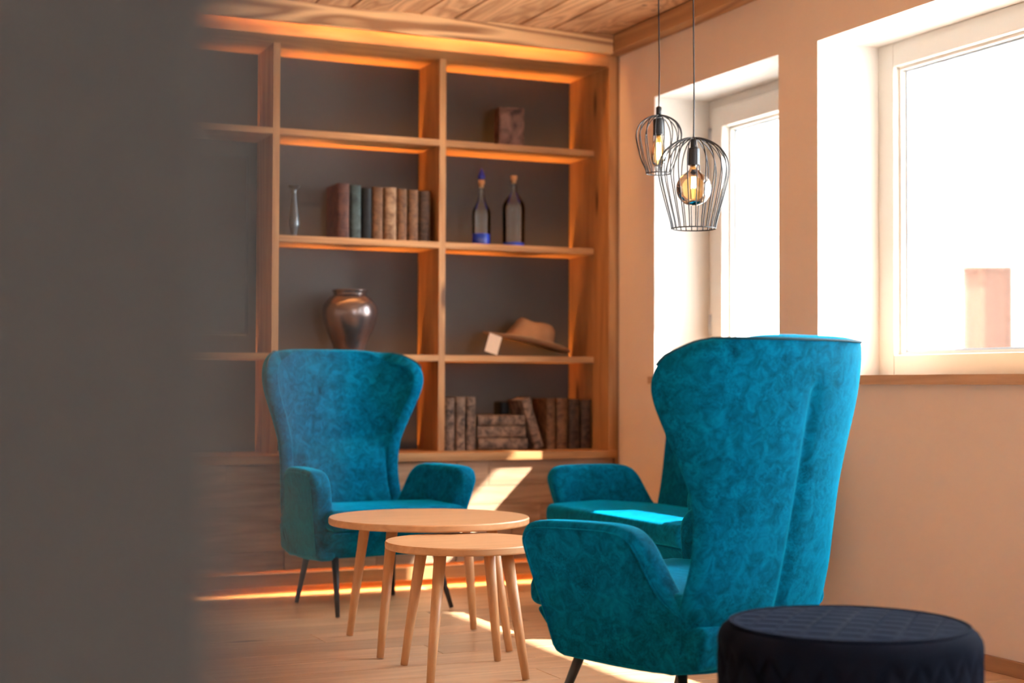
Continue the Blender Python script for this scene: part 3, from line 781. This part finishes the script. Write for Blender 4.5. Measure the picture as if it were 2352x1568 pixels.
# bottles
def glass(name, col, rough=.03):
    m, nt, p = mat(name); p.inputs['Base Color'].default_value = (*col, 1); p.inputs['Roughness'].default_value = rough
    p.inputs['Transmission Weight'].default_value = 1; p.inputs['IOR'].default_value = 1.3
    return m
M['clear'] = pane_glass('clear_bottle_glass', (.95, .98, .99), 1.0); M['blue'] = plain('blue_glass', (.01, .07, .62), .08)
M['bluestop'] = plain('cobalt_stopper', (.012, .018, .25), .25); M['cork'] = plain('cork', (.50, .24, .10), .85, noise=.25, nscale=90)
def bottle(x, y, prof, base_r, neck_r, top, stopper, label, bh=.018):
    root = tag(empty('bottle', (x, y, SH[1]+.0005)), label, 'bottle', 'glass bottles on the second shelf')
    p = catmull([(a, 0, c) for a, c in prof], 4, False); p = [(q[0], q[2]) for q in p]
    inn = [(max(.002, r-.004), z_) for r, z_ in reversed(p) if z_ > .03]
    build(MB().lathe(p, 40), 'bottle_glass', M['clear'], root, smooth=True)
    build(MB().lathe([(base_r*.85, .002), (base_r*.95, .006), (base_r*.95, bh), (base_r*.5, bh+.004)], 32), 'blue_base', M['blue'], root, smooth=True)
    build(MB().lathe([(neck_r*.72, top-.015), (neck_r*.8, top+.001), (neck_r*1.05, top+.0015), (neck_r*1.1, top+.02), (neck_r*.95, top+.023)], 20), 'cork', M['cork'], root, smooth=False)
    if stopper:
        build(MB().lathe([(.010, top+.0235), (.017, top+.030), (.0175, top+.040), (.012, top+.060), (.004, top+.078), (.001, top+.080)], 20), 'stopper', M['bluestop'], root, smooth=True)
bottle(2.965, 7.08, [(.040,0),(.045,.004),(.046,.03),(.046,.10),(.046,.155),(.042,.178),(.028,.205),(.018,.235),(.0135,.27),(.0125,.295),(.0145,.297),(.0145,.305)], .046, .0145, .305, True, 'clear glass bottle with a pointed cobalt blue stopper', .055)
bottle(3.142, 7.08, [(.050,0),(.055,.004),(.056,.03),(.0565,.12),(.057,.19),(.052,.218),(.034,.245),(.018,.272),(.0135,.295),(.0125,.325),(.015,.327),(.015,.336)], .056, .015, .336, False, 'wider clear glass bottle closed with a plain cork')
# carved block
M['marble'] = leather('brown_marbled_wood', (.04, .015, .010), (.20, .10, .07))
M['marble'].node_tree.nodes['Noise Texture'].inputs['Scale'].default_value = 13
bx_ = tag(empty('wooden_box', (3.120, 7.09, SH[0]+.0005), R(-6)), 'brown marbled wooden box standing alone on the top shelf of the right bay', 'box')
build(MB().box(-.066, .066, -.04, .04, 0, .198), 'body', M['marble'], bx_, bevel=.003)
build(MB().box(-.058, .058, -.0435, -.0402, .008, .190), 'front_panel', M['marble'], bx_, bevel=.002)
# felt hat with paper tag
M['felt'] = plain('brown_felt', (.34, .18, .09), .9, noise=.2, nscale=25, spec=.2)
ht = tag(empty('hat', (3.225, 7.10, SH[2]+.062)), 'brown felt hat lying tilted on the third shelf of the right bay', 'hat')
ht.rotation_euler = (R(4), R(11.5), 0)
bm_ = MB(); n = 64; V = []; F = []
ringsB = [(.50, .018), (.58, .008), (.70, -.002), (.85, -.004), (1.0, .008), (1.005, .011), (.99, .012), (.85, .001), (.70, .003), (.585, .013)]
for k_, (f_, zz) in enumerate(ringsB):
    for k in range(n):
        a = 2*math.pi*k/n
        V.append((.238*f_*math.cos(a), .165*f_*math.sin(a), zz+.022*f_*f_*(math.sin(a)**2)))
for i in range(len(ringsB)-1):
    for k in range(n): F.append((i*n+k, i*n+(k+1) % n, (i+1)*n+(k+1) % n, (i+1)*n+k))
build(bm_.add(V, F), 'brim', M['felt'], ht, smooth=True)
V = []; F = []
cr_ = [(.60, .008), (.56, .028), (.515, .055), (.47, .085), (.43, .112), (.36, .128), (.24, .128), (.12, .118), (.01, .112)]
for f_, zz in cr_:
    for k in range(n):
        a = 2*math.pi*k/n; x_ = .238*f_*math.cos(a); y_ = .165*f_*math.sin(a)
        pinch = math.exp(-((x_+.03)/.045)**2)*max(0, (zz-.06)/.07)
        V.append((x_+.03*min(1, zz/.1), y_*(1-.28*pinch), zz-.012*pinch*(1 if f_ > .2 else 1.6)-.16*max(0, x_)*min(1, zz/.11)))
for i in range(len(cr_)-1):
    for k in range(n): F.append((i*n+k, i*n+(k+1) % n, (i+1)*n+(k+1) % n, (i+1)*n+k))
F.append(tuple((len(cr_)-1)*n+k for k in range(n)))
build(MB().add(V, F), 'crown', M['felt'], ht, smooth=True)
M['band'] = plain('hat_band', (.16, .08, .04), .7)
build(MB().tube([(.238*.575*math.cos(2*math.pi*k/n)+.005, .165*.575*math.sin(2*math.pi*k/n), .022) for k in range(n)], .005, 6, True), 'hat_band', M['band'], ht, smooth=True)
M['card'] = plain('cream_card', (.66, .52, .40), .8, noise=.1, nscale=60)
tg = tag(empty('paper_tag', (2.980, 6.992, SH[2]+.004)), 'cream paper tag propped against the left brim of the hat', 'tag')
tg.rotation_euler = (R(-14), R(18), R(-12))
build(MB().box(-.033, .033, 0, .0012, .010, .108), 'card', M['card'], tg)
build(MB().tube([(0, .001, .090), (.012, .02, .102), (.03, .05, .108)], .0008, 5), 'string', M['cork'], tg)
# dark screen in the wide left bay
sc_ = tag(empty('wall_screen', (1.05, 7.26, 1.19)), 'large dark flat screen mounted in the wide left bay of the bookcase', 'screen')
build(MB().box(-.77, .77, -.03, .012, 0, .86), 'bezel', M['black'], sc_, bevel=.004)
build(MB().box(-.755, .755, -.0315, -.0301, .015, .845), 'display', M['screen'], sc_)
